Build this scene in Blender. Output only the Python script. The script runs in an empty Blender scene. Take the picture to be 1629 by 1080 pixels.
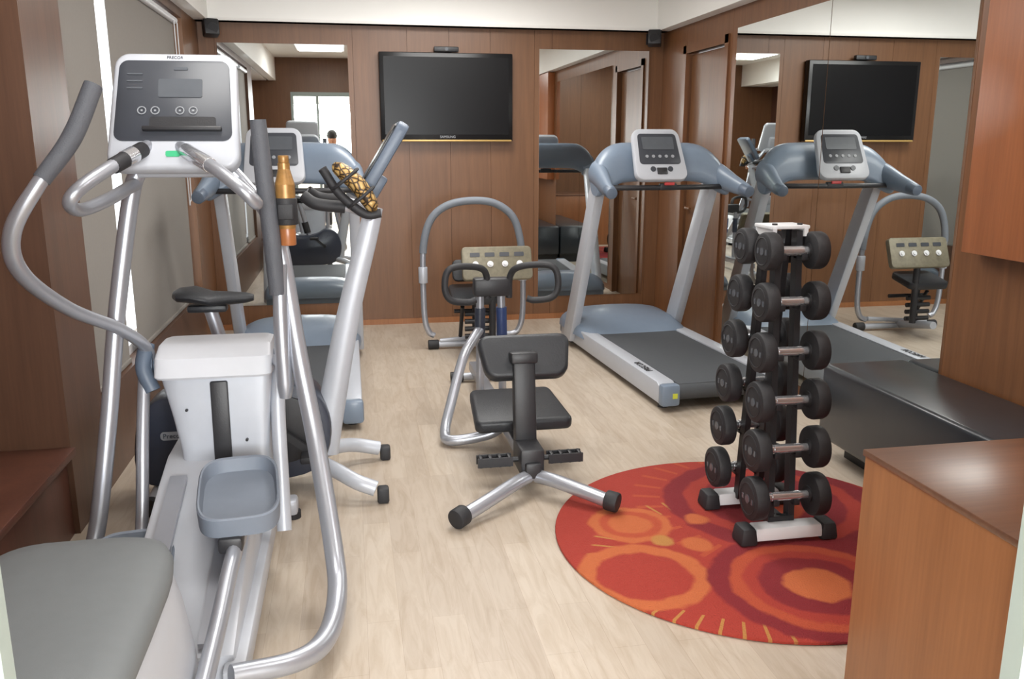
import bpy, bmesh, math, random
from math import radians as R, sin, cos, pi
from mathutils import Vector, Matrix, Euler
random.seed(3)
S=bpy.context.scene; C=S.collection
try:
    S.view_settings.view_transform='Standard'
    S.view_settings.look='None'
except Exception: pass
def lin(v):
    v/=255.0
    return v/12.92 if v<=.04045 else ((v+.055)/1.055)**2.4
def col(r,g,b): return (lin(r),lin(g),lin(b),1)
# ---------------------------------------------------------------- materials
def newmat(name):
    m=bpy.data.materials.new(name); m.use_nodes=True
    nt=m.node_tree; b=nt.nodes['Principled BSDF']
    return m,nt,b
def mat(name,c,rough=.5,metal=0,var=.08,scale=25,bump=0,bscale=200,coat=0,emit=0,spec=None,transl=0):
    m,nt,b=newmat(name); N=nt.nodes; K=nt.links
    tc=N.new('ShaderNodeTexCoord'); nz=N.new('ShaderNodeTexNoise'); nz.inputs['Scale'].default_value=scale; nz.inputs['Detail'].default_value=4
    K.new(tc.outputs['Object'],nz.inputs['Vector'])
    mx=N.new('ShaderNodeMix'); mx.data_type='RGBA'
    mx.inputs[6].default_value=[c[i]*(1-var) for i in range(3)]+[1]
    mx.inputs[7].default_value=[min(1,c[i]*(1+var)) for i in range(3)]+[1]
    K.new(nz.outputs['Fac'],mx.inputs[0]); K.new(mx.outputs[2],b.inputs['Base Color'])
    b.inputs['Roughness'].default_value=rough; b.inputs['Metallic'].default_value=metal
    if spec is not None: b.inputs['Specular IOR Level'].default_value=spec
    if coat: b.inputs['Coat Weight'].default_value=coat; b.inputs['Coat Roughness'].default_value=.15
    if emit:
        K.new(mx.outputs[2],b.inputs['Emission Color']); b.inputs['Emission Strength'].default_value=emit
    if bump:
        n2=N.new('ShaderNodeTexNoise'); n2.inputs['Scale'].default_value=bscale
        K.new(tc.outputs['Object'],n2.inputs['Vector'])
        bp=N.new('ShaderNodeBump'); bp.inputs['Strength'].default_value=bump; bp.inputs['Distance'].default_value=.004
        K.new(n2.outputs['Fac'],bp.inputs['Height']); K.new(bp.outputs[0],b.inputs['Normal'])
    if transl:
        tr=N.new('ShaderNodeBsdfTranslucent'); K.new(mx.outputs[2],tr.inputs[0])
        ms=N.new('ShaderNodeMixShader'); ms.inputs[0].default_value=transl
        K.new(b.outputs[0],ms.inputs[1]); K.new(tr.outputs[0],ms.inputs[2]); K.new(ms.outputs[0],N['Material Output'].inputs[0])
    return m
def wood(name,c1,c2,sc=(14,14,.7),rough=.42,coat=.1):
    m,nt,b=newmat(name); N=nt.nodes; K=nt.links
    tc=N.new('ShaderNodeTexCoord'); mp=N.new('ShaderNodeMapping'); mp.inputs['Scale'].default_value=sc
    K.new(tc.outputs['Object'],mp.inputs['Vector'])
    n1=N.new('ShaderNodeTexNoise'); n1.inputs['Scale'].default_value=1.2; n1.inputs['Detail'].default_value=8; n1.inputs['Distortion'].default_value=.6
    K.new(mp.outputs[0],n1.inputs['Vector'])
    n2=N.new('ShaderNodeTexNoise'); n2.inputs['Scale'].default_value=7; n2.inputs['Detail'].default_value=5
    K.new(mp.outputs[0],n2.inputs['Vector'])
    ad=N.new('ShaderNodeMath'); ad.operation='MULTIPLY_ADD'; ad.inputs[1].default_value=.45
    K.new(n2.outputs['Fac'],ad.inputs[0])
    m2=N.new('ShaderNodeMath'); m2.operation='MULTIPLY'; m2.inputs[1].default_value=.55
    K.new(n1.outputs['Fac'],m2.inputs[0]); K.new(m2.outputs[0],ad.inputs[2])
    rp=N.new('ShaderNodeValToRGB'); rp.color_ramp.elements[0].position=.28; rp.color_ramp.elements[1].position=.72
    rp.color_ramp.elements[0].color=c1; rp.color_ramp.elements[1].color=c2
    K.new(ad.outputs[0],rp.inputs[0]); K.new(rp.outputs[0],b.inputs['Base Color'])
    b.inputs['Roughness'].default_value=rough; b.inputs['Coat Weight'].default_value=coat; b.inputs['Coat Roughness'].default_value=.3
    return m
WOOD=wood('wood_wall',col(102,68,43),col(126,87,57))
WOODR=wood('wood_right',col(104,67,41),col(130,87,55))
WOODD=wood('wood_dark',col(84,58,44),col(104,74,56))
WOODRED=wood('wood_red',col(82,48,37),col(102,62,47))
WOODO=wood('wood_orange',col(140,82,46),col(168,102,60))
WOODC=wood('wood_counter',col(140,90,54),col(168,112,70))
WOODCT=wood('wood_counter_top',col(94,61,43),col(118,79,55),sc=(.8,12,12),rough=.25,coat=.4)
DARKGAP=mat('groove_dark',col(84,56,38),.7)
WHITE=mat('paint_white',col(244,243,239),.7,var=.02,scale=3)
CREAM=mat('cornice_cream',col(250,249,245),.7,var=.02,scale=3)
BLACK=mat('black_plastic',col(40,40,43),.45,bump=.1)
RUBBER=mat('black_rubber',col(38,38,41),.6,bump=.2,bscale=300)
FOAM=mat('grey_foam_grip',col(84,86,92),.65,bump=.3,bscale=250)
HGRIP=mat('hoop_foam_grey',col(116,122,130),.6,bump=.2,bscale=250)
SILVER=mat('silver_paint',col(186,190,198),.38,metal=.2,var=.04)
CHROME=mat('satin_tube',col(174,177,185),.32,metal=.6,var=.03)
BRIGHT=mat('chrome_bright',col(215,217,222),.2,metal=.8,var=.03)
PALE=mat('pale_grey_plastic',col(182,185,192),.42,var=.03,coat=.15)
CAPG=mat('tower_cap_grey',col(200,202,208),.42,var=.03,coat=.1)
LIDG=mat('grey_plastic_lid',col(114,118,120),.6,var=.05,bump=.12,bscale=500)
BLUEG=mat('blue_grey_plastic',col(116,130,147),.4,var=.05,coat=.15)
TRAY=mat('tray_grey_plastic',col(118,126,138),.5,var=.05)
BLUEGD=mat('blue_grey_dark',col(92,104,120),.42,var=.05)
NAVY=mat('navy_plastic',col(50,56,70),.38,var=.06,coat=.2)
BLUE=mat('blue_plastic',col(48,66,110),.4)
BELT=mat('belt_grey',col(76,79,83),.8,var=.1,scale=80,bump=.3,bscale=400)
SCREEN=mat('tv_screen',col(15,15,17),.3,var=.02,spec=.22)
TVB=mat('tv_bezel',col(18,18,20),.3,spec=.4)
PANEL=mat('console_panel',col(60,63,70),.35,var=.03)
LCD=mat('lcd_grey',col(86,90,96),.25)
BUTTON=mat('button_grey',col(150,153,158),.4)
GREEN=mat('green_label',col(60,170,120),.4)
RED=mat('red_key',col(180,60,60),.4)
YEL=mat('yellow_sticker',col(200,205,70),.5)
LEATHER=mat('black_leather',col(38,40,44),.45,var=.1,bump=.25,bscale=120)
BLEATHER=mat('bench_leather',col(40,44,50),.32,var=.06,scale=6,bump=.35,bscale=5,coat=.25)
def gold_weave():
    m,nt,b=newmat('gold_weave'); N=nt.nodes;K=nt.links
    tc=N.new('ShaderNodeTexCoord'); v=N.new('ShaderNodeTexVoronoi'); v.feature='DISTANCE_TO_EDGE'; v.inputs['Scale'].default_value=42
    K.new(tc.outputs['Object'],v.inputs['Vector'])
    rp=N.new('ShaderNodeValToRGB'); rp.color_ramp.elements[0].position=.04; rp.color_ramp.elements[0].color=col(48,36,26); rp.color_ramp.elements[1].position=.16; rp.color_ramp.elements[1].color=col(176,138,78)
    e=rp.color_ramp.elements.new(.4); e.color=col(206,178,120)
    K.new(v.outputs['Distance'],rp.inputs[0]); K.new(rp.outputs[0],b.inputs['Base Color'])
    b.inputs['Roughness'].default_value=.45; b.inputs['Metallic'].default_value=.25
    bp=N.new('ShaderNodeBump'); bp.inputs['Strength'].default_value=.7; bp.inputs['Distance'].default_value=.006
    K.new(v.outputs['Distance'],bp.inputs['Height']); K.new(bp.outputs[0],b.inputs['Normal'])
    return m
GOLD=gold_weave()
AMBERG=mat('amber_bottle',col(158,118,68),.35,metal=.3,var=.45,scale=45)
AMBER=mat('amber_plastic',col(160,100,60),.3)
GOLDP=mat('panel_gold',col(122,116,98),.45,metal=.2,var=.35,scale=40)
GOLDT=mat('gold_trim',col(200,165,100),.35,metal=.3,var=.05)
WHITEP=mat('white_plastic',col(222,223,226),.4,var=.02)
JAMB=mat('door_post_paint',col(160,172,167),.5,var=.03)
BLIND=mat('blind_fabric',col(160,155,149),.85,var=.04,scale=60,bump=.15,bscale=300,transl=.22)
SKIN=mat('skin',col(176,128,100),.55); HAIR=mat('hair',col(18,15,14),.5); SHIRT=mat('shirt_dark',col(40,44,60),.8); TROUS=mat('trousers',col(46,46,50),.8)
LAMP=mat('lamp_diffuser',col(255,252,246),.5,var=0,emit=2.0)
def mirror_mat():
    m,nt,b=newmat('mirror_glass'); N=nt.nodes;K=nt.links
    b.inputs['Base Color'].default_value=(.84,.87,.86,1); b.inputs['Metallic'].default_value=1
    nz=N.new('ShaderNodeTexNoise'); nz.inputs['Scale'].default_value=1.5
    mr=N.new('ShaderNodeMapRange'); mr.inputs[3].default_value=.0; mr.inputs[4].default_value=.02
    K.new(nz.outputs['Fac'],mr.inputs[0]); K.new(mr.outputs[0],b.inputs['Roughness'])
    return m
MIRROR=mirror_mat()
def floor_mat():
    m,nt,b=newmat('floor_laminate'); N=nt.nodes;K=nt.links
    tc=N.new('ShaderNodeTexCoord'); mp=N.new('ShaderNodeMapping'); mp.inputs['Rotation'].default_value=(0,0,pi/2)
    K.new(tc.outputs['Object'],mp.inputs['Vector'])
    br=N.new('ShaderNodeTexBrick'); br.inputs['Scale'].default_value=1; br.inputs['Brick Width'].default_value=.75; br.inputs['Row Height'].default_value=.105
    br.inputs['Mortar Size'].default_value=.0007; br.inputs['Bias'].default_value=0; br.offset=.37
    br.inputs['Color1'].default_value=col(182,168,152); br.inputs['Color2'].default_value=col(195,182,166); br.inputs['Mortar'].default_value=col(174,158,141)
    K.new(mp.outputs[0],br.inputs['Vector'])
    m2=N.new('ShaderNodeMapping'); m2.inputs['Scale'].default_value=(17,2.4,1)
    K.new(tc.outputs['Object'],m2.inputs['Vector'])
    nz=N.new('ShaderNodeTexNoise'); nz.inputs['Scale'].default_value=1.6; nz.inputs['Detail'].default_value=8; nz.inputs['Roughness'].default_value=.6; nz.inputs['Distortion'].default_value=1.0
    K.new(m2.outputs[0],nz.inputs['Vector'])
    rp=N.new('ShaderNodeValToRGB'); rp.color_ramp.elements[0].position=.32; rp.color_ramp.elements[0].color=(.80,.75,.69,1); rp.color_ramp.elements[1].position=.6; rp.color_ramp.elements[1].color=(1,1,1,1)
    K.new(nz.outputs['Fac'],rp.inputs[0])
    mx=N.new('ShaderNodeMix'); mx.data_type='RGBA'; mx.blend_type='MULTIPLY'; mx.inputs[0].default_value=.85
    K.new(br.outputs['Color'],mx.inputs[6]); K.new(rp.outputs[0],mx.inputs[7])
    K.new(mx.outputs[2],b.inputs['Base Color']); b.inputs['Roughness'].default_value=.4
    return m
FLOOR=floor_mat()
def rug_mat():
    m,nt,b=newmat('rug_pattern'); N=nt.nodes;K=nt.links
    tc=N.new('ShaderNodeTexCoord')
    nz=N.new('ShaderNodeTexNoise'); nz.inputs['Scale'].default_value=11; nz.inputs['Detail'].default_value=4
    K.new(tc.outputs['Object'],nz.inputs['Vector'])
    nm=N.new('ShaderNodeMath'); nm.operation='MULTIPLY_ADD'; nm.inputs[1].default_value=.05; nm.inputs[2].default_value=-.025
    K.new(nz.outputs['Fac'],nm.inputs[0])
    cur=None
    red=col(160,54,42); dred=col(126,32,38); org=col(186,98,56); yel=col(176,122,64); ored=col(174,74,46)
    base=N.new('ShaderNodeRGB'); base.outputs[0].default_value=red; cur=base.outputs[0]
    def mixc(fac,c):
        nonlocal cur
        mx=N.new('ShaderNodeMix'); mx.data_type='RGBA'; K.new(fac,mx.inputs[0]); K.new(cur,mx.inputs[6]); mx.inputs[7].default_value=c; cur=mx.outputs[2]
    def dist(cx,cy):
        d=N.new('ShaderNodeVectorMath'); d.operation='DISTANCE'; d.inputs[1].default_value=(cx,cy,0)
        fl=N.new('ShaderNodeVectorMath'); fl.operation='MULTIPLY'; fl.inputs[1].default_value=(1,1,0)
        K.new(tc.outputs['Object'],fl.inputs[0]); K.new(fl.outputs[0],d.inputs[0])
        a=N.new('ShaderNodeMath'); a.operation='ADD'; K.new(d.outputs['Value'],a.inputs[0]); K.new(nm.outputs[0],a.inputs[1]); return a.outputs[0]
    def lt(v,r):
        a=N.new('ShaderNodeMapRange'); a.inputs[1].default_value=r-.008; a.inputs[2].default_value=r+.008; a.inputs[3].default_value=1; a.inputs[4].default_value=0
        K.new(v,a.inputs[0]); return a.outputs[0]
    def mul(a_,b_):
        a=N.new('ShaderNodeMath'); a.operation='MULTIPLY'; K.new(a_,a.inputs[0]); K.new(b_,a.inputs[1]); return a.outputs[0]
    def rays(cx,cy,r0,r1,n,c,thr=.55):
        sub=N.new('ShaderNodeVectorMath'); sub.operation='SUBTRACT'; sub.inputs[1].default_value=(cx,cy,0); K.new(tc.outputs['Object'],sub.inputs[0])
        sp=N.new('ShaderNodeSeparateXYZ'); K.new(sub.outputs[0],sp.inputs[0])
        at=N.new('ShaderNodeMath'); at.operation='ARCTAN2'; K.new(sp.outputs[1],at.inputs[0]); K.new(sp.outputs[0],at.inputs[1])
        mu=N.new('ShaderNodeMath'); mu.operation='MULTIPLY'; mu.inputs[1].default_value=n; K.new(at.outputs[0],mu.inputs[0])
        sn=N.new('ShaderNodeMath'); sn.operation='SINE'; K.new(mu.outputs[0],sn.inputs[0])
        gt=N.new('ShaderNodeMath'); gt.operation='GREATER_THAN'; K.new(sn.outputs[0],gt.inputs[0]); gt.inputs[1].default_value=thr
        d=dist(cx,cy); g2=N.new('ShaderNodeMath'); g2.operation='GREATER_THAN'; K.new(d,g2.inputs[0]); g2.inputs[1].default_value=r0
        mixc(mul(mul(gt.outputs[0],g2.outputs[0]),lt(d,r1)),c)
    rays(0.28,0.22,.54,.66,34,ored,.82)
    rays(-.15,-.2,.44,.54,44,yel,.88)
    for cx,cy,r,c in [(.22,.25,.46,dred),(.22,.25,.37,red),(.22,.25,.30,dred),(.2,.2,.12,ored),
                      (-.444,.155,.165,org),(-.444,.155,.125,ored),(-.444,.155,.085,org),
                      (-.53,-.256,.235,org),(-.53,-.256,.17,red),
                      (.04,-.43,.37,dred),(.04,-.43,.30,ored),(.04,-.43,.25,red),(.04,-.43,.20,dred),(.04,-.43,.115,org),
                      (-.25,-.06,.06,org),(-.37,-.01,.045,yel),(-.17,.15,.05,org)]:
        mixc(lt(dist(cx,cy),r),c)
    K.new(cur,b.inputs['Base Color']); b.inputs['Roughness'].default_value=.95
    n2=N.new('ShaderNodeTexNoise'); n2.inputs['Scale'].default_value=160; K.new(tc.outputs['Object'],n2.inputs['Vector'])
    bp=N.new('ShaderNodeBump'); bp.inputs['Strength'].default_value=.8; bp.inputs['Distance'].default_value=.008
    K.new(n2.outputs['Fac'],bp.inputs['Height']); K.new(bp.outputs[0],b.inputs['Normal'])
    return m
RUG=rug_mat()
# ---------------------------------------------------------------- mesh builder
def catmull(pts,k,closed=False):
    P=[Vector(p) for p in pts]
    if len(P)<3 or k<=1: return P
    out=[]; n=len(P)
    rng=range(n) if closed else range(n-1)
    for i in rng:
        if closed: p0,p1,p2,p3=P[(i-1)%n],P[i],P[(i+1)%n],P[(i+2)%n]
        else:
            p1,p2=P[i],P[i+1]; p0=P[i-1] if i>0 else p1*2-p2; p3=P[i+2] if i+2<n else p2*2-p1
        for j in range(k):
            t=j/k
            out.append(.5*((2*p1)+(-p0+p2)*t+(2*p0-5*p1+4*p2-p3)*t*t+(-p0+3*p1-3*p2+p3)*t**3))
    if not closed: out.append(P[-1])
    return out
class B:
    def __init__(s): s.bm=bmesh.new()
    def _add(s,t,m,M=None):
        bmesh.ops.recalc_face_normals(t,faces=t.faces[:])
        for f in t.faces: f.material_index=m
        if M is not None: bmesh.ops.transform(t,matrix=M,verts=t.verts[:])
        me=bpy.data.meshes.new('tmp'); t.to_mesh(me); s.bm.from_mesh(me); bpy.data.meshes.remove(me); t.free(); return s
    def box(s,c,d,rot=(0,0,0),bev=0,seg=2,m=0,taper=None):
        t=bmesh.new(); bmesh.ops.create_cube(t,size=1)
        for v in t.verts:
            k=(taper if (taper and v.co.z>0) else (1,1))
            v.co=Vector((v.co.x*d[0]*k[0],v.co.y*d[1]*k[1],v.co.z*d[2]))
        if bev: bmesh.ops.bevel(t,geom=t.edges[:],offset=bev,segments=seg,affect='EDGES',profile=.5)
        return s._add(t,m,Matrix.Translation(c)@Euler(rot).to_matrix().to_4x4())
    def bb(s,x0,x1,y0,y1,z0,z1,bev=0,m=0,seg=2): return s.box(((x0+x1)/2,(y0+y1)/2,(z0+z1)/2),(x1-x0,y1-y0,z1-z0),bev=bev,m=m,seg=seg)
    def cyl(s,p0,p1,r0,r1=None,n=20,m=0,bev=0):
        p0=Vector(p0);p1=Vector(p1); d=p1-p0
        t=bmesh.new(); bmesh.ops.create_cone(t,cap_ends=True,segments=n,radius1=r0,radius2=r0 if r1 is None else r1,depth=d.length)
        if bev:
            e=[e for e in t.edges if len(e.link_faces)==2 and any(len(f.verts)>4 for f in e.link_faces)]
            bmesh.ops.bevel(t,geom=e,offset=bev,segments=2,affect='EDGES',profile=.5)
        q=Vector((0,0,1)).rotation_difference(d.normalized())
        return s._add(t,m,Matrix.Translation((p0+p1)/2)@q.to_matrix().to_4x4())
    def sph(s,c,r,m=0,n=20,rot=(0,0,0)):
        if not hasattr(r,'__len__'): r=(r,r,r)
        t=bmesh.new(); bmesh.ops.create_uvsphere(t,u_segments=n,v_segments=max(8,n//2),radius=1)
        return s._add(t,m,Matrix.Translation(c)@Euler(rot).to_matrix().to_4x4()@Matrix.Diagonal((r[0],r[1],r[2],1)))
    def tube(s,pts,r,m=0,n=14,k=6,closed=False,flat=None):
        P=catmull(pts,k,closed); N=len(P)
        if hasattr(r,'__len__'):
            rr=[]; seg=len(r)-1
            for i in range(N):
                f=i/(N-1)*seg; a=min(int(f),seg-1); rr.append(r[a]+(r[a+1]-r[a])*(f-a))
        else: rr=[r]*N
        t=bmesh.new(); rings=[]
        up=None
        for i in range(N):
            if closed: T=(P[(i+1)%N]-P[i-1]).normalized()
            else: T=(P[min(i+1,N-1)]-P[max(i-1,0)]).normalized()
            if up is None:
                up=Vector((0,0,1)) if abs(T.z)<.9 else Vector((1,0,0))
                if flat: up=Vector(flat[2])
                up=(up-T*up.dot(T)).normalized()
            else: up=(up-T*up.dot(T)).normalized()
            sd=T.cross(up)
            fa,fb=(flat[0],flat[1]) if flat else (1,1)
            rings.append([t.verts.new(P[i]+(up*cos(a)*fa+sd*sin(a)*fb)*rr[i]) for a in [2*pi*j/n for j in range(n)]])
        for i in range(N if closed else N-1):
            A=rings[i];Bq=rings[(i+1)%N]
            for j in range(n): t.faces.new((A[j],A[(j+1)%n],Bq[(j+1)%n],Bq[j]))
        if not closed:
            t.faces.new(rings[0][::-1]); t.faces.new(rings[-1])
        return s._add(t,m)
    def loft(s,secs,m=0,caps=True,closed=True):
        t=bmesh.new(); rings=[[t.verts.new(p) for p in q] for q in secs]; n=len(secs[0])
        for A,Bq in zip(rings,rings[1:]):
            for j in range(n if closed else n-1): t.faces.new((A[j],A[(j+1)%n],Bq[(j+1)%n],Bq[j]))
        if caps: t.faces.new(rings[0]); t.faces.new(rings[-1][::-1])
        return s._add(t,m)
    def prism(s,poly,axis,a0,a1,m=0,bev=0,M=None,seg=2):
        t=bmesh.new()
        f={'X':lambda u,v,a:(a,u,v),'Y':lambda u,v,a:(u,a,v),'Z':lambda u,v,a:(u,v,a)}[axis]
        A=[t.verts.new(f(u,v,a0)) for u,v in poly]; Q=[t.verts.new(f(u,v,a1)) for u,v in poly]; n=len(poly)
        t.faces.new(A); t.faces.new(Q[::-1])
        for j in range(n): t.faces.new((A[j],Q[j],Q[(j+1)%n],A[(j+1)%n]))
        bmesh.ops.recalc_face_normals(t,faces=t.faces[:])
        if bev:
            e=[e for e in t.edges if any(len(fc.verts)==n and n>4 or n<=4 for fc in e.link_faces)]
            bmesh.ops.bevel(t,geom=e,offset=bev,segments=seg,affect='EDGES',profile=.5)
        return s._add(t,m,M)
    def rbox(s,c,w,h,th,rad,rot=(0,0,0),m=0,bev=.006,taper=1,seg=2,k=5):
        poly=[]
        for cx,cy,a0 in [(1,1,0),(-1,1,90),(-1,-1,180),(1,-1,270)]:
            for i in range(k+1):
                a=R(a0+90*i/k); x=cx*(w/2-rad)+rad*cos(a); y=cy*(h/2-rad)+rad*sin(a)
                poly.append((x*(1+(taper-1)*(y/h+.5)),y))
        return s.prism(poly,'Z',-th/2,th/2,m,bev,Matrix.Translation(c)@Euler(rot).to_matrix().to_4x4(),seg)
    def addmesh(s,me,M,m=0):
        t=bmesh.new(); t.from_mesh(me)
        for f in t.faces: f.material_index=m
        bmesh.ops.transform(t,matrix=M,verts=t.verts[:])
        q=bpy.data.meshes.new('tmp'); t.to_mesh(q); s.bm.from_mesh(q); bpy.data.meshes.remove(q); t.free(); return s
    def mesh(s,name,mats,M=None,smooth=True):
        if M is not None: bmesh.ops.transform(s.bm,matrix=M,verts=s.bm.verts[:])
        me=bpy.data.meshes.new(name); s.bm.to_mesh(me); s.bm.free()
        for q in mats: me.materials.append(q)
        me.polygons.foreach_set('use_smooth',[smooth]*len(me.polygons))
        try: me.set_sharp_from_angle(angle=R(38))
        except Exception: pass
        return me
def text_mesh(body,size):
    cu=bpy.data.curves.new('lettering','FONT'); cu.body=body; cu.size=size; cu.align_x='CENTER'; cu.align_y='CENTER'; cu.extrude=.0008
    ob=bpy.data.objects.new('lettering',cu); C.objects.link(ob); bpy.context.view_layer.update()
    me=bpy.data.meshes.new_from_object(ob.evaluated_get(bpy.context.evaluated_depsgraph_get()))
    bpy.data.objects.remove(ob); bpy.data.curves.remove(cu); return me
class T:
    def __init__(s,name,label,cat,loc=(0,0,0),rot=(0,0,0),group=None,world=True):
        s.e=bpy.data.objects.new(name,None); s.e.empty_display_size=.1; C.objects.link(s.e)
        s.e.location=loc; s.e.rotation_euler=rot; s.e['label']=label; s.e['category']=cat
        if group: s.e['group']=group
        s.M=(Matrix.Translation(loc)@Euler(rot).to_matrix().to_4x4()).inverted() if world else None
    def part(s,name,b,mats,parent=None,label=None,smooth=True):
        if not isinstance(mats,(list,tuple)): mats=[mats]
        o=bpy.data.objects.new(name,b.mesh(name,mats,s.M,smooth)); C.objects.link(o); o.parent=parent or s.e
        if label: o['label']=label
        return o
def single(name,b,mats,label,cat,group=None,smooth=True):
    if not isinstance(mats,(list,tuple)): mats=[mats]
    xs=[v.co for v in b.bm.verts]; lo=[min(v[i] for v in xs) for i in range(3)]; hi=[max(v[i] for v in xs) for i in range(3)]
    c=Vector(((lo[0]+hi[0])/2,(lo[1]+hi[1])/2,lo[2]))
    o=bpy.data.objects.new(name,b.mesh(name,mats,Matrix.Translation(-c),smooth)); o.location=c; C.objects.link(o)
    o['label']=label; o['category']=cat
    if group: o['group']=group
    return o
def struct(name,b,mats):
    if not isinstance(mats,(list,tuple)): mats=[mats]
    o=bpy.data.objects.new(name,b.mesh(name,mats,None,False)); C.objects.link(o); o['kind']='structure'; return o
def copy_thing(root,loc,rot=None,label=None):
    def cp(o,par):
        n=o.copy(); C.objects.link(n)
        if par: n.parent=par; n.matrix_parent_inverse=o.matrix_parent_inverse
        for ch in o.children: cp(ch,n)
        return n
    n=cp(root,None); n.location=loc
    if rot: n.rotation_euler=rot
    if label: n['label']=label
    return n
# ---------------------------------------------------------------- room
YB=7.27; XR=2.67; XL=-1.1; ZC=2.42; ZT=2.75
struct('floor',B().bb(-1.8,3.0,-3,7.5,-.1,0),FLOOR)
struct('ceiling',B().bb(-1.8,3.0,-3,7.5,ZT,ZT+.1),WHITE)
b=B(); b.bb(-1.3,XR+.1,YB+.012,YB+.12,0,ZT,m=1)
edges=[XL,-.98,.07,.50,.84,1.18,1.55,1.70,2.56,XR]
for x0,x1 in zip(edges,edges[1:]): b.bb(x0+.001,x1-.001,YB,YB+.012,0.0,ZC)
struct('wall_back',b,[WOOD,DARKGAP])
b=B()
for y0,y1 in [(.97,3.42),(3.42,5.9),(5.9,5.98),(6.74,YB)]: b.bb(XR,XR+.1,y0+.001,y1-.001,0,ZC)
b.bb(XR,XR+.1,5.98,6.74,2.2,ZC); b.bb(XR+.03,XR+.1,.97,YB,ZC,ZT)
struct('wall_right',b,[WOODR])
b=B(); b.bb(XR+.04,XR+.08,6.0,6.72,0,2.19); b.cyl((XR+.04,6.64,1.0),(XR+.0,6.64,1.0),.012); b.cyl((XR+.0,6.64,1.0),(XR+.0,6.54,1.0),.01)
struct('door_1',b,[WOOD])
b=B(); b.bb(XR-.015,XR+.02,5.94,6.0,0,2.26); b.bb(XR-.015,XR+.02,6.72,6.78,0,2.26); b.bb(XR-.015,XR+.02,5.94,6.78,2.2,2.26)
struct('trim_1',b,[WOODR])
b=B(); b.bb(-1.62,XL,3.40,3.86,0,ZC,m=1); b.bb(-1.62,-1.55,.97,3.4,0,ZC,m=2)
b.bb(XL-.15,XL,3.86,6.62,0,.42,m=1); b.bb(XL-.15,XL,3.86,6.62,2.36,ZC,m=1); b.bb(XL-.15,XL,6.62,YB,0,ZC)
b.bb(-1.62,XL-.03,.97,YB,ZC,ZT,m=3)
struct('wall_left',b,[WOOD,WOODD,WOODRED,WHITE])
b=B()
for y in (3.885,4.62,6.59): b.bb(XL-.12,XL-.07,y-.02,y+.02,.42,2.36)
b.bb(XL-.12,XL-.07,3.86,6.62,.42,.47); b.bb(XL-.12,XL-.07,3.86,6.62,2.31,2.36)
struct('window_1',b,[WHITEP])
b=B(); b.bb(XL,XR,YB-.1,YB,ZC,ZT); b.bb(XL-.0,XR,YB-.112,YB,ZC-.0,ZC+.022,m=1); struct('trim_2',b,[CREAM,WHITE])
struct('trim_3',B().bb(XR-.1,XR,.97,YB-.1,ZC,ZT),[CREAM])
struct('trim_4',B().bb(XL-.0,XL+.1,.97,YB-.1,ZC,ZT),[CREAM])
struct('baseboard_back',B().bb(XL,XR-.02,YB-.012,YB,0,.045),[WOODC])
b=B(); b.bb(-1.62,-.78,.93,.97,0,ZT); b.bb(.96,XR+.1,.93,.97,0,ZT); b.bb(-.78,.96,.93,.97,2.25,ZT); struct('wall_front',b,[WOOD])
b=B(); b.bb(-.435,-.397,.93,.96,0,2.2); b.bb(-.80,-.76,.92,.98,0,2.2); b.bb(.907,.96,.93,.965,0,2.25); b.bb(-.80,.96,.92,.98,2.2,2.26); struct('trim_5',b,[JAMB])
b=B(); b.bb(-1.8,3.0,-3,-2.9,0,.9); b.bb(-1.8,3.0,-3,-2.9,2.2,ZT)
b.bb(-1.8,-1.2,-3,-2.9,.9,2.2); b.bb(1.9,3.0,-3,-2.9,.9,2.2); b.bb(-.1,0.0,-3,-2.9,.9,2.2,m=1)
struct('wall_outer',b,[WHITE,WOODRED])
struct('wall_corridor_left',B().bb(-1.9,-1.8,-3,.93,0,ZT),[WHITE])
struct('wall_corridor_right',B().bb(3.0,3.1,-3,.93,0,ZT),[WHITE])
b=B(); b.bb(-1.55,-1.12,2.0,3.4,0,.33,bev=.004); b.bb(-1.55,-1.08,2.0,3.4,.33,.36,bev=.004)
single('window_ledge',b,[WOODRED],'low reddish-brown wooden ledge box against the pillar','ledge')
for x0,x1,l in [(-.96,.03,'frameless tall mirror on the wood-panelled wall behind the treadmill'),(1.59,2.54,'frameless tall mirror beside the television on the wooden wall')]:
    single('wall_mirror',B().bb(x0,x1,YB-.008,YB,.2,2.27),[MIRROR],l,'mirror',smooth=False)
for y0,y1 in [(3.43,4.608),(4.614,5.81)]:
    single('wall_mirror',B().bb(XR-.008,XR,y0,y1,.06,2.28),[MIRROR],'large frameless mirror panel fixed on the side wooden wall','mirror',smooth=False)
for y0,y1,l in [(3.862,4.52,'narrow beige roller blind pulled down over the window'),(4.72,6.46,'wide beige roller blind pulled down over the window')]:
    t=T('roller_blind',l,'blind',(XL-.03,(y0+y1)/2,.44))
    t.part('blind_fabric',B().bb(XL-.034,XL-.032,y0,y1,.43,2.31),BLIND)
    t.part('bottom_bar',B().bb(XL-.042,XL-.022,y0,y1,.422,.445,bev=.004),BLIND)
    t.part('roller_tube',B().cyl((XL-.02,y0,2.32),(XL-.02,y1,2.32),.022),WHITEP)
    if y0>4.6: t.part('pull_cord',B().tube([(XL+.005,y1-.05,2.3),(XL+.005,y1-.05,1.8),(XL+.01,y1-.07,1.35),(XL+.012,y1-.09,1.15),(XL+.012,y1-.14,1.12),(XL+.01,y1-.16,1.2),(XL+.005,y1-.16,2.3)],.004,n=6),WHITEP)
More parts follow.
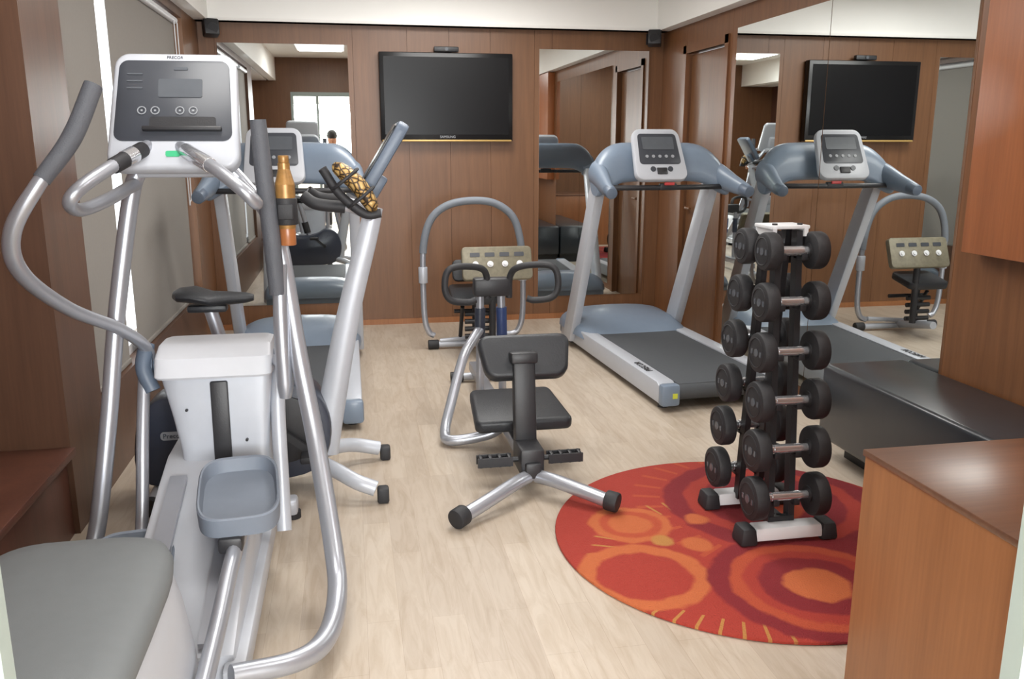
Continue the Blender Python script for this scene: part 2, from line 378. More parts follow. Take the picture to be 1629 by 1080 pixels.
for x,y,hx,hy,en in [(-.3,2.6,.3,.4,17),(1.7,2.0,.3,.4,17),(.8,4.1,.6,.4,34),(.8,6.0,.6,.4,36)]:  # the rearmost panel is an added one, for more even fill light
    t=T('ceiling_light','flat white recessed ceiling light panel, switched on','ceiling light',(x,y,ZT))
    t.part('lamp_frame',B().bb(x-hx-.02,x+hx+.02,y-hy-.02,y+hy+.02,ZT-.02,ZT-.001),WHITEP)
    t.part('diffuser',B().bb(x-hx,x+hx,y-hy,y+hy,ZT-.026,ZT-.021),LAMP)
    l=bpy.data.lights.new('lamp','AREA'); l.shape='RECTANGLE'; l.size=2*hx-.05; l.size_y=2*hy-.05; l.energy=en; l.color=(1,.985,.96)
    o=bpy.data.objects.new('panel_lamp',l); o.location=(x,y,ZT-.035); C.objects.link(o)
l=bpy.data.lights.new('corridor_lamp','AREA'); l.shape='RECTANGLE'; l.size=2.6; l.size_y=1.3; l.energy=350; l.color=(.97,.99,1)
o=bpy.data.objects.new('corridor_window_light',l); o.location=(.3,-2.85,1.6); o.rotation_euler=(R(90),0,0); C.objects.link(o)
# wall items
t=T('television','black flat-screen television mounted on the wood-panelled wall','television',(.81,YB-.06,1.53))
t.part('tv_body',B().bb(.27,1.35,YB-.085,YB-.01,1.53,2.22,bev=.008),TVB)
t.part('screen',B().bb(.305,1.315,YB-.088,YB-.084,1.58,2.185),SCREEN)
t.part('lower_trim',B().bb(.28,1.34,YB-.09,YB-.05,1.525,1.54,bev=.003),GOLDT,label='gold lower edge strip')
t.part('brand_lettering',B().addmesh(text_mesh('SAMSUNG',.028),Matrix.Translation((.81,YB-.0895,1.562))@Euler((pi/2,0,0)).to_matrix().to_4x4()),BUTTON)
b=B(); b.bb(.71,.91,YB-.09,YB-.04,2.226,2.266,bev=.008); b.cyl((.81,YB-.1,2.246),(.81,YB-.085,2.246),.014,m=1); b.bb(.76,.86,YB-.05,YB-.001,2.228,2.245)
single('webcam_bar',b,[BLACK,LCD],'small black camera bar on top of the television','camera')
for x,sx,l in [(XL+.12,1,'small black loudspeaker under the cornice near the blind'),(XR-.13,-1,'small black loudspeaker under the cornice near the door')]:
    t=T('wall_speaker',l,'speaker',(x,YB-.1,2.3))
    t.part('speaker_body',B().box((x,YB-.13,2.36),(.11,.1,.12),rot=(R(-12),0,R(20*sx)),bev=.012),BLACK)
    t.part('speaker_cone',B().cyl((x+.02*sx,YB-.175,2.355),(x+.022*sx,YB-.187,2.352),.04),RUBBER)
    t.part('bracket',B().cyl((x,YB-.1,2.36),(x,YB-.002,2.36),.012).bb(x-.03,x+.03,YB-.012,YB-.001,2.32,2.41),BLACK)
t=T('wall_cabinet','orange-brown wooden cabinet box fixed high on the wall','cabinet',(2.58,2.3,1.05))
t.part('cabinet_body',B().bb(2.58,XR,.98,3.27,1.05,ZC-.01,bev=.003),WOODO)
t=T('wooden_counter','low wooden counter with orange-brown sides and darker top','counter',(1.9,1.4,0))
t.part('body',B().bb(1.235,2.66,.975,1.82,0,.745,bev=.002),WOODC)
t.part('counter_top',B().bb(1.23,2.665,.975,1.825,.745,.762,bev=.003),WOODCT)
t=T('leather_bench','long black leather upholstered bench against the mirrored wall','bench',(2.4,2.8,0))
t.part('seat_cushion',B().bb(2.22,2.655,1.86,3.68,.10,.47,bev=.022,seg=3),BLEATHER)
t.part('plinth',B().bb(2.34,2.65,1.9,3.62,0,.10),BLACK)
ru=B()
ru.cyl((1.5,2.9,0.001),(1.5,2.9,.013),.77,n=96,bev=.004)
single('round_rug',ru,[RUG],'round red rug with orange and dark red circle pattern','rug')
# ---------------------------------------------------------------- treadmills
def arch(w,h,z0,y,n=16,p=.5,x0=0):
    out=[]
    for i in range(n+1):
        a=pi*i/n; cx=cos(a); out.append((x0+w*math.copysign(abs(cx)**p,cx),y,z0+h*abs(sin(a))**p))
    return out
def treadmill(loc,label,rot):
    t=T('treadmill',label,'treadmill',loc,rot,world=False)
    b=B()
    for sx in(-1,1):
        b.prism([(-1.0,.04),(-1.0,.13),(-.93,.165),(.5,.165),(.95,.15),(.98,.04)],'X',sx*.30,sx*.408,bev=.012)
    b.bb(-.31,.31,-.93,.95,.055,.148,m=1)
    for sx in(-1,1):
        b.cyl((sx*.35,-.9,0),(sx*.35,-.9,.05),.03,m=1); b.cyl((sx*.35,.85,0),(sx*.35,.85,.05),.03,m=1)
    t.part('deck_frame',b,[SILVER,BLACK])
    t.part('running_belt',B().bb(-.295,.295,-.985,.5,.145,.158,bev=.004).cyl((-.295,-.965,.108),(.295,-.965,.108),.05),BELT)
    for sx in(-1,1): t.part('rear_end_cap',B().box((sx*.356,-1.0,.10),(.116,.07,.13),bev=.02),BLUEG)
    t.part('safety_sticker',B().box((-.335,-1.037,.10),(.03,.002,.03)),YEL)
    t.part('brand_lettering',B().addmesh(text_mesh('PRECOR',.06),Matrix.Translation((-.354,-.6,.168))@Euler((0,0,pi/2)).to_matrix().to_4x4()),BLACK)
    b=B(); secs=[]
    for y,h,w in [(.34,.02,.40),(.40,.07,.41),(.5,.11,.42),(.65,.145,.43),(.85,.16,.43),(.98,.14,.42),(1.04,.09,.40),(1.06,.03,.38)]: secs.append(arch(w,h,.12,y,p=.7))
    b.loft(secs); b.bb(-.40,.40,.5,1.03,.05,.14,bev=.01)
    t.part('motor_cover',b,BLUEG)
    for sx in(-1,1):
        b=B(); x=sx*.41
        b.prism([(.64,.05),(.83,.05),(.22,1.26),(.07,1.26)],'X',x-.034,x+.034,bev=.012)
        t.part('upright',b,SILVER)
    b=B(); secs=[]
    prof=[(-.47,1.17,1.30),(-.455,1.165,1.36),(-.42,1.18,1.42),(-.36,1.215,1.475),(-.28,1.25,1.508),(-.15,1.26,1.515),(0,1.26,1.515),(.15,1.26,1.515),(.28,1.25,1.508),(.36,1.215,1.475),(.42,1.18,1.42),(.455,1.165,1.36),(.47,1.17,1.30)]
    for v in catmull(prof,3):
        x,z0,z1=v; au=min(1,abs(x)/.47); zc=(z0+z1)/2; hz=max(.02,(z1-z0)/2); hy=.085*(1-.15*au**3); yc=.15-.08*au**2.5
        secs.append([(x,yc+hy*math.copysign(abs(cos(a))**.8,cos(a))+.45*hz*sin(a),zc+hz*math.copysign(abs(sin(a))**.7,sin(a))) for a in [2*pi*j/20 for j in range(20)]])
    b.loft(secs); t.part('dashboard',b,BLUEG)
    for sx in(-1,1):
        t.part('handlebar',B().tube([(sx*.415,.16,1.31),(sx*.43,.04,1.285),(sx*.45,-.10,1.245),(sx*.465,-.20,1.22),(sx*.47,-.27,1.205)],[.085,.072,.055,.044,.036],n=18,flat=(1.1,.75,(0,0,1))),BLUEG)
        t.part('handlebar_grip',B().cyl((sx*.4655,-.205,1.219),(sx*.471,-.285,1.202),.043,.036,bev=.006),BLUEGD)
    t.part('heart_rate_bar',B().tube([(-.43,-.0,1.225),(-.2,-.05,1.225),(.2,-.05,1.225),(.43,-.0,1.225)],.017).box((0,-.055,1.23),(.12,.04,.045),bev=.01),BLACK)
    t.part('stop_key',B().box((0.0,-.08,1.25),(.07,.015,.02),bev=.004),RED)
    rx=R(62); kx=-.055
    co=t.part('console',B().rbox((kx,.0,1.43),.37,.37,.05,.06,rot=(rx,0,0),bev=.014,taper=.88),PALE)
    nrm=Vector((0,-sin(rx),cos(rx))); upv=Vector((0,cos(rx),sin(rx)))
    c0=Vector((kx,.0,1.43))+nrm*.0255
    t.part('screen',B().rbox(c0+upv*.035,.29,.22,.004,.025,rot=(rx,0,0),bev=.001,taper=.92),PANEL,parent=co)
    t.part('display',B().rbox(c0+upv*.075+nrm*.003,.22,.09,.003,.008,rot=(rx,0,0),bev=0),LCD,parent=co)
    for k in range(5):
        p=c0+upv*(-.02)+nrm*.003+Vector(((k-2)*.045,0,0)); t.part('button',B().cyl(p-nrm*.002,p+nrm*.003,.011,n=12),BUTTON,parent=co)
    for k in(-1,1):
        p=c0+upv*(-.11)+Vector((k*.06,0,0)); t.part('knob',B().cyl(p-nrm*.002,p+nrm*.006,.018,n=14),PANEL,parent=co)
    t.part('bottle_tray',B().box(c0+upv*-.125+nrm*.005,(.07,.045,.012),rot=(rx,0,0),bev=.004),BLACK,parent=co)
    return t.e
ta=treadmill((2.06,5.5,0),'silver and blue-grey treadmill beside the side wall mirror',(0,0,R(3)))
ta['group']='gym treadmills'
copy_thing(ta,(-.385,5.5,0),rot=(0,0,0),label='silver and blue-grey treadmill beside the blinds behind the exercise bike')
# ---------------------------------------------------------------- elliptical
t=T('elliptical_trainer','silver elliptical cross trainer with tall handles and black console','elliptical trainer',(-.55,2.5,0))
def plan(cx,cy,hx,hy,z,n=40,p=.45):
    return [(cx+hx*math.copysign(abs(cos(a))**p,cos(a)),cy+hy*math.copysign(abs(sin(a))**p,sin(a)),z) for a in [2*pi*j/n for j in range(n)]]
hc=(-.71,1.80)
ho=t.part('drive_housing',B().loft([plan(*hc,.27,.46,.02),plan(*hc,.285,.48,.05),plan(*hc,.28,.475,.2),plan(*hc,.26,.46,.35),plan(*hc,.24,.45,.43),plan(*hc,.225,.44,.46)]),PALE)
t.part('housing_lid',B().loft([plan(*hc,.232,.445,.425),plan(*hc,.243,.455,.44),plan(*hc,.246,.457,.465),plan(*hc,.238,.447,.487),plan(*hc,.215,.42,.502),plan(*hc,.175,.36,.512),plan(*hc,.10,.2,.519),plan(*hc,.03,.05,.52)],),LIDG,parent=ho,label='dark grey plastic lid')
b=B(); b.prism([(2.2,.05),(2.2,.14),(2.95,.36),(3.12,.40),(3.4,.40),(3.42,.05)],'X',-.69,-.36,bev=.015)
b.bb(-.72,-.66,2.15,3.35,.04,.12,bev=.01); b.bb(-.39,-.33,2.15,3.35,.04,.12,bev=.01)
t.part('ramp_cover',b,PALE)
for x in(-.62,-.43): t.part('ramp_track',B().prism([(2.22,.155),(2.22,.17),(2.95,.385),(2.95,.37)],'X',x-.028,x+.028),CHROME)
b=B(); b.bb(-.80,-.26,3.36,3.44,.02,.09,bev=.015); b.bb(-.60,-.46,2.0,3.4,.03,.09)
for x in(-.78,-.28): b.cyl((x,3.4,0),(x,3.4,.03),.03,m=1)
b.bb(-.72,-.36,2.15,2.2,.0,.05,m=1)
t.part('base_frame',b,[SILVER,RUBBER])
secs=[]
for z,x,hx,y,hy in [(.34,-.475,.155,3.20,.13),(.42,-.478,.155,3.20,.125),(.55,-.485,.17,3.20,.12),(.70,-.495,.192,3.20,.11)]: secs.append(plan(x,y,hx,hy,z,n=40,p=.22))
to=t.part('tower',B().loft(secs),SILVER)
t.part('tower_cap',B().loft([plan(-.50,3.19,.196,.125,.695,40,.2),plan(-.50,3.19,.203,.13,.703,40,.2),plan(-.50,3.205,.201,.12,.765,40,.2),plan(-.50,3.235,.195,.09,.795,40,.2),plan(-.50,3.25,.18,.07,.80,40,.2)]),CAPG,parent=to)
t.part('tower_slot',B().box((-.485,3.078,.52),(.06,.03,.32),rot=(R(-4),0,0),bev=.006),BLACK,parent=to)
for p in [(-.60,3.085,.58),(-.40,3.075,.46)]: t.part('bolt',B().cyl((p[0],p[1]+.01,p[2]),(p[0],p[1]-.012,p[2]),.005),BLACK,parent=to)
t.part('side_frame',B().tube([(-.70,3.16,1.42),(-.735,3.15,1.32),(-.805,3.1,.93),(-.85,3.02,.55),(-.90,2.93,.2),(-.935,2.8,.07),(-.95,2.55,.045),(-.965,2.35,.045)],.029,k=8),CHROME)
t.part('side_frame',B().tube([(-.40,3.12,1.42),(-.35,3.12,1.36),(-.28,3.1,1.26),(-.245,3.08,1.15),(-.20,3.0,.8),(-.15,2.9,.5),(-.10,2.68,.2),(-.09,2.52,.11),(-.12,2.32,.09),(-.2,2.2,.10),(-.36,2.12,.13)],[.024,.024,.026,.03,.032,.032,.032,.032,.032,.03,.028],k=8),CHROME)
def grip(t,p0,p1,r,m=FOAM): t.part('hand_grip',B().cyl(p0,p1,r,bev=.006),m)
t.part('static_handrail',B().tube([(-.62,3.08,1.51),(-.644,3.03,1.492),(-.725,2.85,1.426),(-.785,2.76,1.372),(-.815,2.76,1.33),(-.81,2.85,1.305),(-.76,2.98,1.33),(-.71,3.12,1.37)],.021,k=8),CHROME)
t.part('static_handrail',B().tube([(-.55,3.08,1.51),(-.536,3.03,1.49),(-.413,2.85,1.43),(-.33,2.78,1.37),(-.29,2.80,1.325),(-.30,2.9,1.32),(-.33,3.02,1.34),(-.38,3.12,1.38)],.021,k=8),CHROME)
grip(t,(-.65,3.02,1.487),(-.715,2.875,1.434),.025,RUBBER); grip(t,(-.52,3.01,1.482),(-.425,2.868,1.436),.025,BRIGHT)
t.part('grip_collar',B().cyl((-.67,2.97,1.47),(-.69,2.93,1.455),.0265),BRIGHT)
rx=R(66); rz=R(-3)
Rm=Euler((rx,0,rz)).to_matrix(); nrm=Rm@Vector((0,0,1)); upv=Rm@Vector((0,1,0)); rt=Rm@Vector((1,0,0))
c0=Vector((-.555,3.1,1.60))
co=t.part('console',B().rbox(c0,.42,.41,.06,.05,rot=(rx,0,rz),bev=.016,taper=.92,seg=3).box(c0-nrm*.05+upv*-.08,(.2,.2,.07),rot=(rx,0,rz),bev=.02).cyl((-.70,3.14,1.42),(-.4,3.14,1.42),.03),PALE)
f0=c0+nrm*.0305
t.part('screen',B().rbox(f0+upv*.032,.375,.285,.004,.03,rot=(rx,0,rz),bev=.001,taper=.93),PANEL,parent=co)
t.part('display',B().rbox(f0+upv*.075+rt*.02+nrm*.003,.14,.065,.003,.006,rot=(rx,0,rz),bev=0),LCD,parent=co)
b=B()
for k in range(3): b.rbox(f0+upv*(.125-.025*k)+rt*-.125+nrm*.003,.05,.005,.002,.002,rot=(rx,0,rz),bev=0)
b.rbox(f0+upv*.145+nrm*.003+rt*.02,.045,.01,.002,.004,rot=(rx,0,rz),bev=0)
t.part('panel_marking',b,LCD,parent=co)
for cx in(-.10,.02):
    for k in range(2):
        p=f0+rt*(cx+.042*k)+upv*-.005
        b=B(); b.tube([p+nrm*.004+(rt*cos(a)+upv*sin(a))*.013 for a in [2*pi*j/12 for j in range(12)]],.002,n=6,k=1,closed=True)
        b.rbox(p+nrm*.004,.006,.006,.002,.001,rot=(rx,0,rz),bev=0)
        t.part('button',b,BUTTON,parent=co)
t.part('reading_ledge',B().box(f0+upv*-.072+rt*.03+nrm*.010,(.25,.014,.02),rot=(rx,0,rz),bev=.004).rbox(f0+upv*-.047+rt*.03+nrm*.002,.21,.04,.006,.01,rot=(rx,0,rz),bev=0),BLACK,parent=co)
t.part('green_badge',B().rbox(f0+upv*-.155+nrm*.001,.045,.02,.003,.006,rot=(rx,0,rz),bev=0),GREEN,parent=co)
t.part('brand_lettering',B().addmesh(text_mesh('PRECOR',.014),Matrix.Translation(f0+upv*.186)@Rm.to_4x4()),PANEL,parent=co)
t.part('moving_arm',B().tube([(-.705,2.71,1.655),(-.76,2.66,1.52),(-.845,2.6,1.39),(-.925,2.6,1.26),(-.935,2.66,1.14),(-.88,2.85,1.00),(-.79,3.05,.89),(-.74,3.18,.79),(-.735,3.2,.70)],[.017,.018,.021,.024,.024,.022,.021,.022,.024],k=8),CHROME)
t.part('hand_grip',B().tube([(-.703,2.713,1.665),(-.76,2.66,1.52),(-.835,2.606,1.405)],[.026,.027,.024],k=8),FOAM)
t.part('moving_arm',B().tube([(-.245,3.02,1.1),(-.25,3.0,.95),(-.25,2.99,.8),(-.248,2.985,.68),(-.25,2.985,.635)],[.024,.025,.028,.028,.02],k=6).cyl((-.248,3.0,.74),(-.31,3.2,.73),.018),CHROME)
t.part('hand_grip',B().tube([(-.285,3.0,1.58),(-.277,3.0,1.4),(-.265,3.0,1.2),(-.257,3.0,1.0)],[.026,.03,.03,.027],k=6),FOAM)
t.part('pivot_axle',B().cyl((-.76,3.2,.72),(-.27,3.2,.72),.028).cyl((-.775,3.2,.72),(-.72,3.2,.72),.044).cyl((-.30,3.2,.72),(-.25,3.2,.72),.044).tube([(-.74,3.2,.80),(-.75,3.16,.72),(-.72,3.14,.64)],.028),BLUEGD)
t.part('lower_link',B().tube([(-.75,3.18,.72),(-.755,3.08,.5),(-.757,2.95,.2),(-.75,2.8,.16)],.022),CHROME)
t.part('lower_link',B().tube([(-.285,3.18,.72),(-.29,3.12,.55),(-.285,3.04,.30),(-.28,2.97,.14)],.024,flat=(1.3,1.1,(0,1,0))),SILVER)
def pedal(cx,cy,z,tilt):
    M=Matrix.Translation((cx,cy,z))@Euler((tilt,0,R(6))).to_matrix().to_4x4()
    b=B(); o=lambda s,zz,q=0:[(M@Vector(p))[:] for p in plan(0,0,.125*s+q,.22*s+q,zz,36,.5)]
    b.loft([o(.82,-.03),o(.98,-.018),o(1.0,.04),o(1.0,.045,-.004),o(.93,.042),o(.88,.0),o(.5,-.004),o(.1,-.004)],caps=True)
    return b
t.part('pedal',pedal(-.385,2.68,.40,R(5)),TRAY)
t.part('pedal',pedal(-.70,2.55,.22,R(4)),TRAY)
t.part('pedal_arm',B().tube([(-.35,2.88,.33),(-.37,2.6,.34),(-.385,2.4,.30),(-.395,2.2,.24),(-.405,1.9,.19)],.026,flat=(1.2,.9,(0,0,1))).box((-.39,2.5,.34),(.07,.1,.05),bev=.01,m=1),[CHROME,BLACK])
t.part('pedal_arm',B().tube([(-.70,2.75,.19),(-.71,2.5,.19),(-.72,2.25,.2)],.026),CHROME)
t=T('drinks_bottle','gold patterned drinks bottle in a black holder on the trainer frame','bottle',(-.215,3.02,1.16))
x,y=-.213,3.02
t.part('bottle_body',B().cyl((x,y,1.20),(x,y,1.25),.024,.033).cyl((x,y,1.25),(x,y,1.37),.033).cyl((x,y,1.37),(x,y,1.42),.033,.02).cyl((x,y,1.42),(x,y,1.44),.02),AMBERG)
t.part('holder_band',B().cyl((x,y,1.235),(x,y,1.325),.038,bev=.004).box((x+.0,y-.036,1.28),(.05,.02,.05),bev=.005),RUBBER)
t.part('bottle_base',B().cyl((x,y,1.165),(x,y,1.235),.028,bev=.004),AMBER)
t.part('bottle_cap',B().cyl((x,y,1.44),(x,y,1.465),.018,bev=.003),AMBERG)
# ---------------------------------------------------------------- exercise bike (faces +X)
yc=3.75
t=T('exercise_bike','silver upright exercise bike with navy housing and black saddle','exercise bike',(-.35,yc,0))
poly=[(-.92,.10),(-.93,.3),(-.88,.42),(-.78,.47),(-.6,.42),(-.42,.44),(-.3,.5),(-.18,.46),(-.12,.3),(-.16,.14),(-.3,.07),(-.7,.06)]
pp=[(p[0],p[2]) for p in catmull([(u,0,v) for u,v in poly],4,True)]
ho=t.part('housing',B().prism(pp,'Y',yc-.10,yc+.10,bev=.02),NAVY)
t.part('housing_disc',B().cyl((-.32,yc-.10,.30),(-.32,yc-.115,.30),.15,n=40,bev=.005),BLACK,parent=ho)
t.part('brand_badge',B().rbox((-.775,yc-.102,.30),.10,.036,.004,.014,rot=(pi/2,0,0),bev=0),BUTTON,parent=ho)
t.part('brand_lettering',B().addmesh(text_mesh('Precor',.029),Matrix.Translation((-.775,yc-.1055,.30))@Euler((pi/2,0,0)).to_matrix().to_4x4()),NAVY,parent=ho)
t.part('seat_post',B().cyl((-.50,yc,.4),(-.60,yc,.82),.028).cyl((-.52,yc,.45),(-.55,yc,.58),.04,m=1),[CHROME,BLACK])
secs=[]
for x,w,h in [(-.74,.05,.03),(-.72,.09,.05),(-.66,.11,.06),(-.59,.09,.055),(-.51,.04,.05),(-.45,.03,.04),(-.42,.02,.025)]:
    secs.append([(x,yc+w*cos(a),.865+.02*(1 if x<-.65 else 0)+h*.55*sin(a)) for a in [2*pi*j/20 for j in range(20)]])
t.part('saddle',B().loft(secs).box((-.61,yc,.825),(.16,.07,.03),bev=.01),LEATHER)
t.part('mast',B().tube([(-.16,yc,.15),(-.12,yc,.35),(-.02,yc,.8),(.07,yc,1.12),(.10,yc,1.24)],[.05,.046,.038,.033,.03],flat=(1.3,.8,(1,0,0))),SILVER)
b=B(); ry=R(-58)
b.rbox((0,0,0),.32,.30,.05,.04,rot=(0,0,0),bev=.012); b.box((-.12,0,-.03),(.1,.12,.06),bev=.01)
bmesh.ops.transform(b.bm,matrix=Matrix.Translation((.15,yc,1.45))@Euler((0,ry,0)).to_matrix().to_4x4(),verts=b.bm.verts[:])
co=t.part('console',b,BLUEGD)
b=B(); b.rbox((0,0,.028),.28,.26,.006,.03,bev=.001); bmesh.ops.transform(b.bm,matrix=Matrix.Translation((.15,yc,1.45))@Euler((0,ry,0)).to_matrix().to_4x4(),verts=b.bm.verts[:])
t.part('screen',b,TVB,parent=co)
t.part('handlebar',B().tube([(.08,yc-.02,1.2),(.06,yc-.15,1.22),(0,yc-.21,1.25),(-.13,yc-.22,1.27),(-.18,yc-.2,1.3)],.018),CHROME)
t.part('handlebar',B().tube([(.08,yc+.02,1.2),(.06,yc+.15,1.22),(0,yc+.21,1.25),(-.13,yc+.22,1.27),(-.18,yc+.2,1.3)],.018),CHROME)
t.part('bar_grip',B().tube([(-.02,yc-.215,1.255),(-.13,yc-.22,1.27),(-.18,yc-.2,1.3)],.024),RUBBER)
t.part('bar_grip',B().tube([(-.02,yc+.215,1.255),(-.13,yc+.22,1.27),(-.18,yc+.2,1.3)],.024),RUBBER)
t.part('crank',B().cyl((-.32,yc-.17,.30),(-.32,yc+.17,.30),.018).box((-.26,yc-.15,.25),(.17,.02,.03),rot=(0,R(40),0)).box((-.38,yc+.15,.35),(.17,.02,.03),rot=(0,R(40),0)),BLACK)
t.part('pedal',B().box((-.20,yc-.20,.20),(.10,.09,.03),bev=.008),BLACK)
t.part('pedal',B().box((-.44,yc+.20,.40),(.10,.09,.03),bev=.008),BLACK)
for sy,px_ in((-1,.07),(1,.10)):
    t.part('stabilizer_leg',B().tube([(-.2,yc+sy*.04,.13),(-.1,yc+sy*.16,.115),(-.02,yc+sy*.235,.09),(px_-.01,yc+sy*.255,.06)],.034),SILVER)
    t.part('foot_cap',B().box((px_+.02,yc+sy*.26,.035),(.05,.06,.07),bev=.012),RUBBER)
t.part('rear_stabilizer',B().cyl((-.86,yc-.22,.04),(-.86,yc+.22,.04),.03).cyl((-.86,yc-.25,.04),(-.86,yc-.21,.04),.038,m=1).cyl((-.86,yc+.21,.04),(-.86,yc+.25,.04),.038,m=1).box((-.8,yc,.07),(.14,.1,.08)),[SILVER,RUBBER])
t=T('gold_wrap','gold and black woven patterned strap bundle tied to the bike handlebar','strap',(.03,3.5,1.2))
p0=Vector((-.055,3.47,1.43)); p1=Vector((.10,3.47,1.245)); d=p1-p0
b=B(); b.tube([p0,p0+d*.08,p0+d*.25+Vector((.006,0,.004)),p0+d*.5+Vector((.012,0,.008)),p0+d*.75+Vector((.006,0,.004)),p0+d*.93,p1],[.012,.034,.044,.046,.043,.034,.012],n=24,k=8,flat=(1,.75,(0,1,0)))
t.part('woven_strap',b,GOLD)
b=B()
b.tube([p0+Vector((-.045,0,-.02)),p0+d*.4+Vector((-.045,.01,-.045)),p0+d*.9+Vector((-.03,0,-.03)),p1+Vector((.02,.0,-.01))],.018)
for f in (.3,.68):
    q=p0+d*f+Vector((-.006,0,-.006)); b.tube([q+Vector((.062*cos(a)*.78,.046*sin(a),.062*cos(a)*.62)) for a in [2*pi*j/20 for j in range(20)]],.007,n=8,k=1,closed=True)
t.part('black_strap',b,RUBBER)
# ---------------------------------------------------------------- abdominal bench (centre)
X=.735
t=T('abdominal_trainer','grey and black seated abdominal exercise machine on the laminate floor','exercise machine',(X,4.2,0))
t.part('front_leg',B().tube([(X-.02,3.44,.09),(X-.10,3.36,.09),(X-.24,3.25,.065),(X-.34,3.18,.045)],.03),CHROME)
t.part('front_leg',B().tube([(X+.02,3.44,.09),(X+.09,3.36,.09),(X+.19,3.26,.075),(X+.27,3.19,.058)],.03),CHROME)
for a_,b_ in (((X-.375,3.155,.043),(X-.33,3.195,.05)),((X+.305,3.165,.057),(X+.26,3.20,.062))): t.part('foot_cap',B().cyl(b_,a_,.042,n=24,bev=.008),RUBBER)
t.part('main_rail',B().box((X,4.35,.12),(.06,1.85,.06),bev=.01).box((X,3.53,.15),(.105,.19,.12),bev=.01,m=1).box((X,3.47,.12),(.07,.12,.07),bev=.01,m=1),[CHROME,BLACK])
t.part('back_column',B().box((X,3.63,.37),(.10,.06,.40),rot=(R(-8),0,0),bev=.012).box((X,3.66,.57),(.12,.09,.05),rot=(R(-8),0,0),bev=.01),BLACK)
t.part('back_pad',B().rbox((X+.02,3.72,.555),.37,.21,.07,.05,rot=(R(55),0,0),bev=.02,seg=3,taper=1.18),LEATHER)
t.part('seat_pad',B().rbox((X+.03,3.96,.235),.47,.42,.06,.04,rot=(R(6),0,0),bev=.018,seg=3,taper=.88),LEATHER)
for sx in(-1,1):
    b=B(); b.cyl((X+sx*.05,3.5,.15),(X+sx*.23,3.5,.15),.012)
    for k in range(4): b.box((X+sx*(.095+.042*k),3.5,.15),(.016,.05,.05),bev=.005)
    b.bb(min(X+sx*.08,X+sx*.235),max(X+sx*.08,X+sx*.235),3.47,3.48,.13,.17); b.bb(min(X+sx*.08,X+sx*.235),max(X+sx*.08,X+sx*.235),3.52,3.53,.13,.17)
    t.part('foot_peg',b,BLACK)
t.part('side_tube',B().tube([(X-.05,4.62,.50),(X-.10,4.55,.46),(X-.17,4.45,.38),(X-.26,4.3,.16),(X-.30,4.2,.06),(X-.28,4.12,.035),(X-.1,4.1,.06),(X,4.1,.11)],.027,k=8),CHROME)
for dx in(-.055,.075):
    t.part('upright_post',B().cyl((X+dx,4.62,.14),(X+dx*.9,4.62,.72),.022),CHROME)
    t.part('post_sleeve',B().cyl((X+dx*.96,4.62,.45),(X+dx*.92,4.62,.62),.03),NAVY if dx<0 else BLUE)
t.part('pivot_block',B().box((X+.01,4.60,.74),(.20,.09,.10),bev=.015),BLACK)
for sx in(-1,1):
    cx=X+.045
    P=[(cx+sx*.06,4.58,.68),(cx+sx*.065,4.57,.80),(cx+sx*.11,4.53,.855),(cx+sx*.24,4.48,.87),(cx+sx*.295,4.46,.84),(cx+sx*.305,4.45,.75),(cx+sx*.27,4.45,.695),(cx+sx*.18,4.47,.68),(cx+sx*.14,4.48,.69)]
    t.part('handle_loop',B().tube(P,.018,k=8),RUBBER)
t.part('rear_foot',B().cyl((X-.12,5.33,.035),(X+.18,5.33,.035),.025).cyl((X-.14,5.33,.035),(X-.06,5.33,.035),.034,m=1).cyl((X+.14,5.33,.035),(X+.22,5.33,.035),.034,m=1).cyl((X,5.2,.12),(X+.02,5.33,.05),.025),[SILVER,RUBBER])
# ---------------------------------------------------------------- hoop machine (rear)
dx=-.075
t=T('hoop_trainer','grey hoop-framed exercise machine with four-dial panel near the wall','exercise machine',(.96+dx,6.3,0))
t.M=Matrix.Translation((-.96,-6.3,0))
P=[(.66,6.3,.1),(.62,6.3,.13),(.59,6.3,.25),(.585,6.3,.6),(.60,6.3,.82),(.66,6.3,.98),(.78,6.3,1.07),(.95,6.3,1.10),(1.12,6.3,1.08),(1.25,6.3,.99),(1.31,6.3,.84),(1.335,6.3,.6),(1.335,6.3,.25),(1.30,6.3,.12),(1.24,6.3,.09)]
t.part('hoop_frame',B().tube(P,.022,k=8),CHROME)
t.part('hoop_grip',B().tube(catmull(P,4)[14:44],.028,k=2),HGRIP)
for x in(.585,1.335): t.part('hoop_clamp',B().cyl((x,6.3,.50),(x,6.3,.62),.034,bev=.004),SILVER)
t.part('base_bar',B().cyl((.66,6.28,.035),(1.3,6.28,.035),.024).cyl((.95,6.28,.05),(.95,5.85,.12),.03).cyl((.7,6.28,.06),(1.24,6.28,.10),.018),SILVER)
for x in(.65,1.31): t.part('foot_cap',B().cyl((x-.04,6.28,.036),(x+.04,6.28,.036),.035,bev=.006),RUBBER)
rr=R(68)
pa=t.part('dial_panel',B().rbox((1.08,5.95,.68),.50,.24,.05,.03,rot=(rr,0,0),bev=.008),GOLDP)
n_=Vector((0,-sin(rr),cos(rr))); u_=Vector((0,cos(rr),sin(rr)))
for k in range(4):
    p=Vector((1.08+(k-1.5)*.105,5.95,.68))+n_*.025-u_*.01; t.part('dial',B().cyl(p,p+n_*.010,.022,n=18).cyl(p+n_*.010,p+n_*.018,.012,n=14),WHITEP,parent=pa)
for k in range(4):
    p=Vector((1.08+(k-1.5)*.105,5.95,.68))+n_*.026+u_*.06; t.part('panel_mark',B().rbox(p,.07,.03,.003,.006,rot=(rr,0,0),bev=0),PANEL,parent=pa)
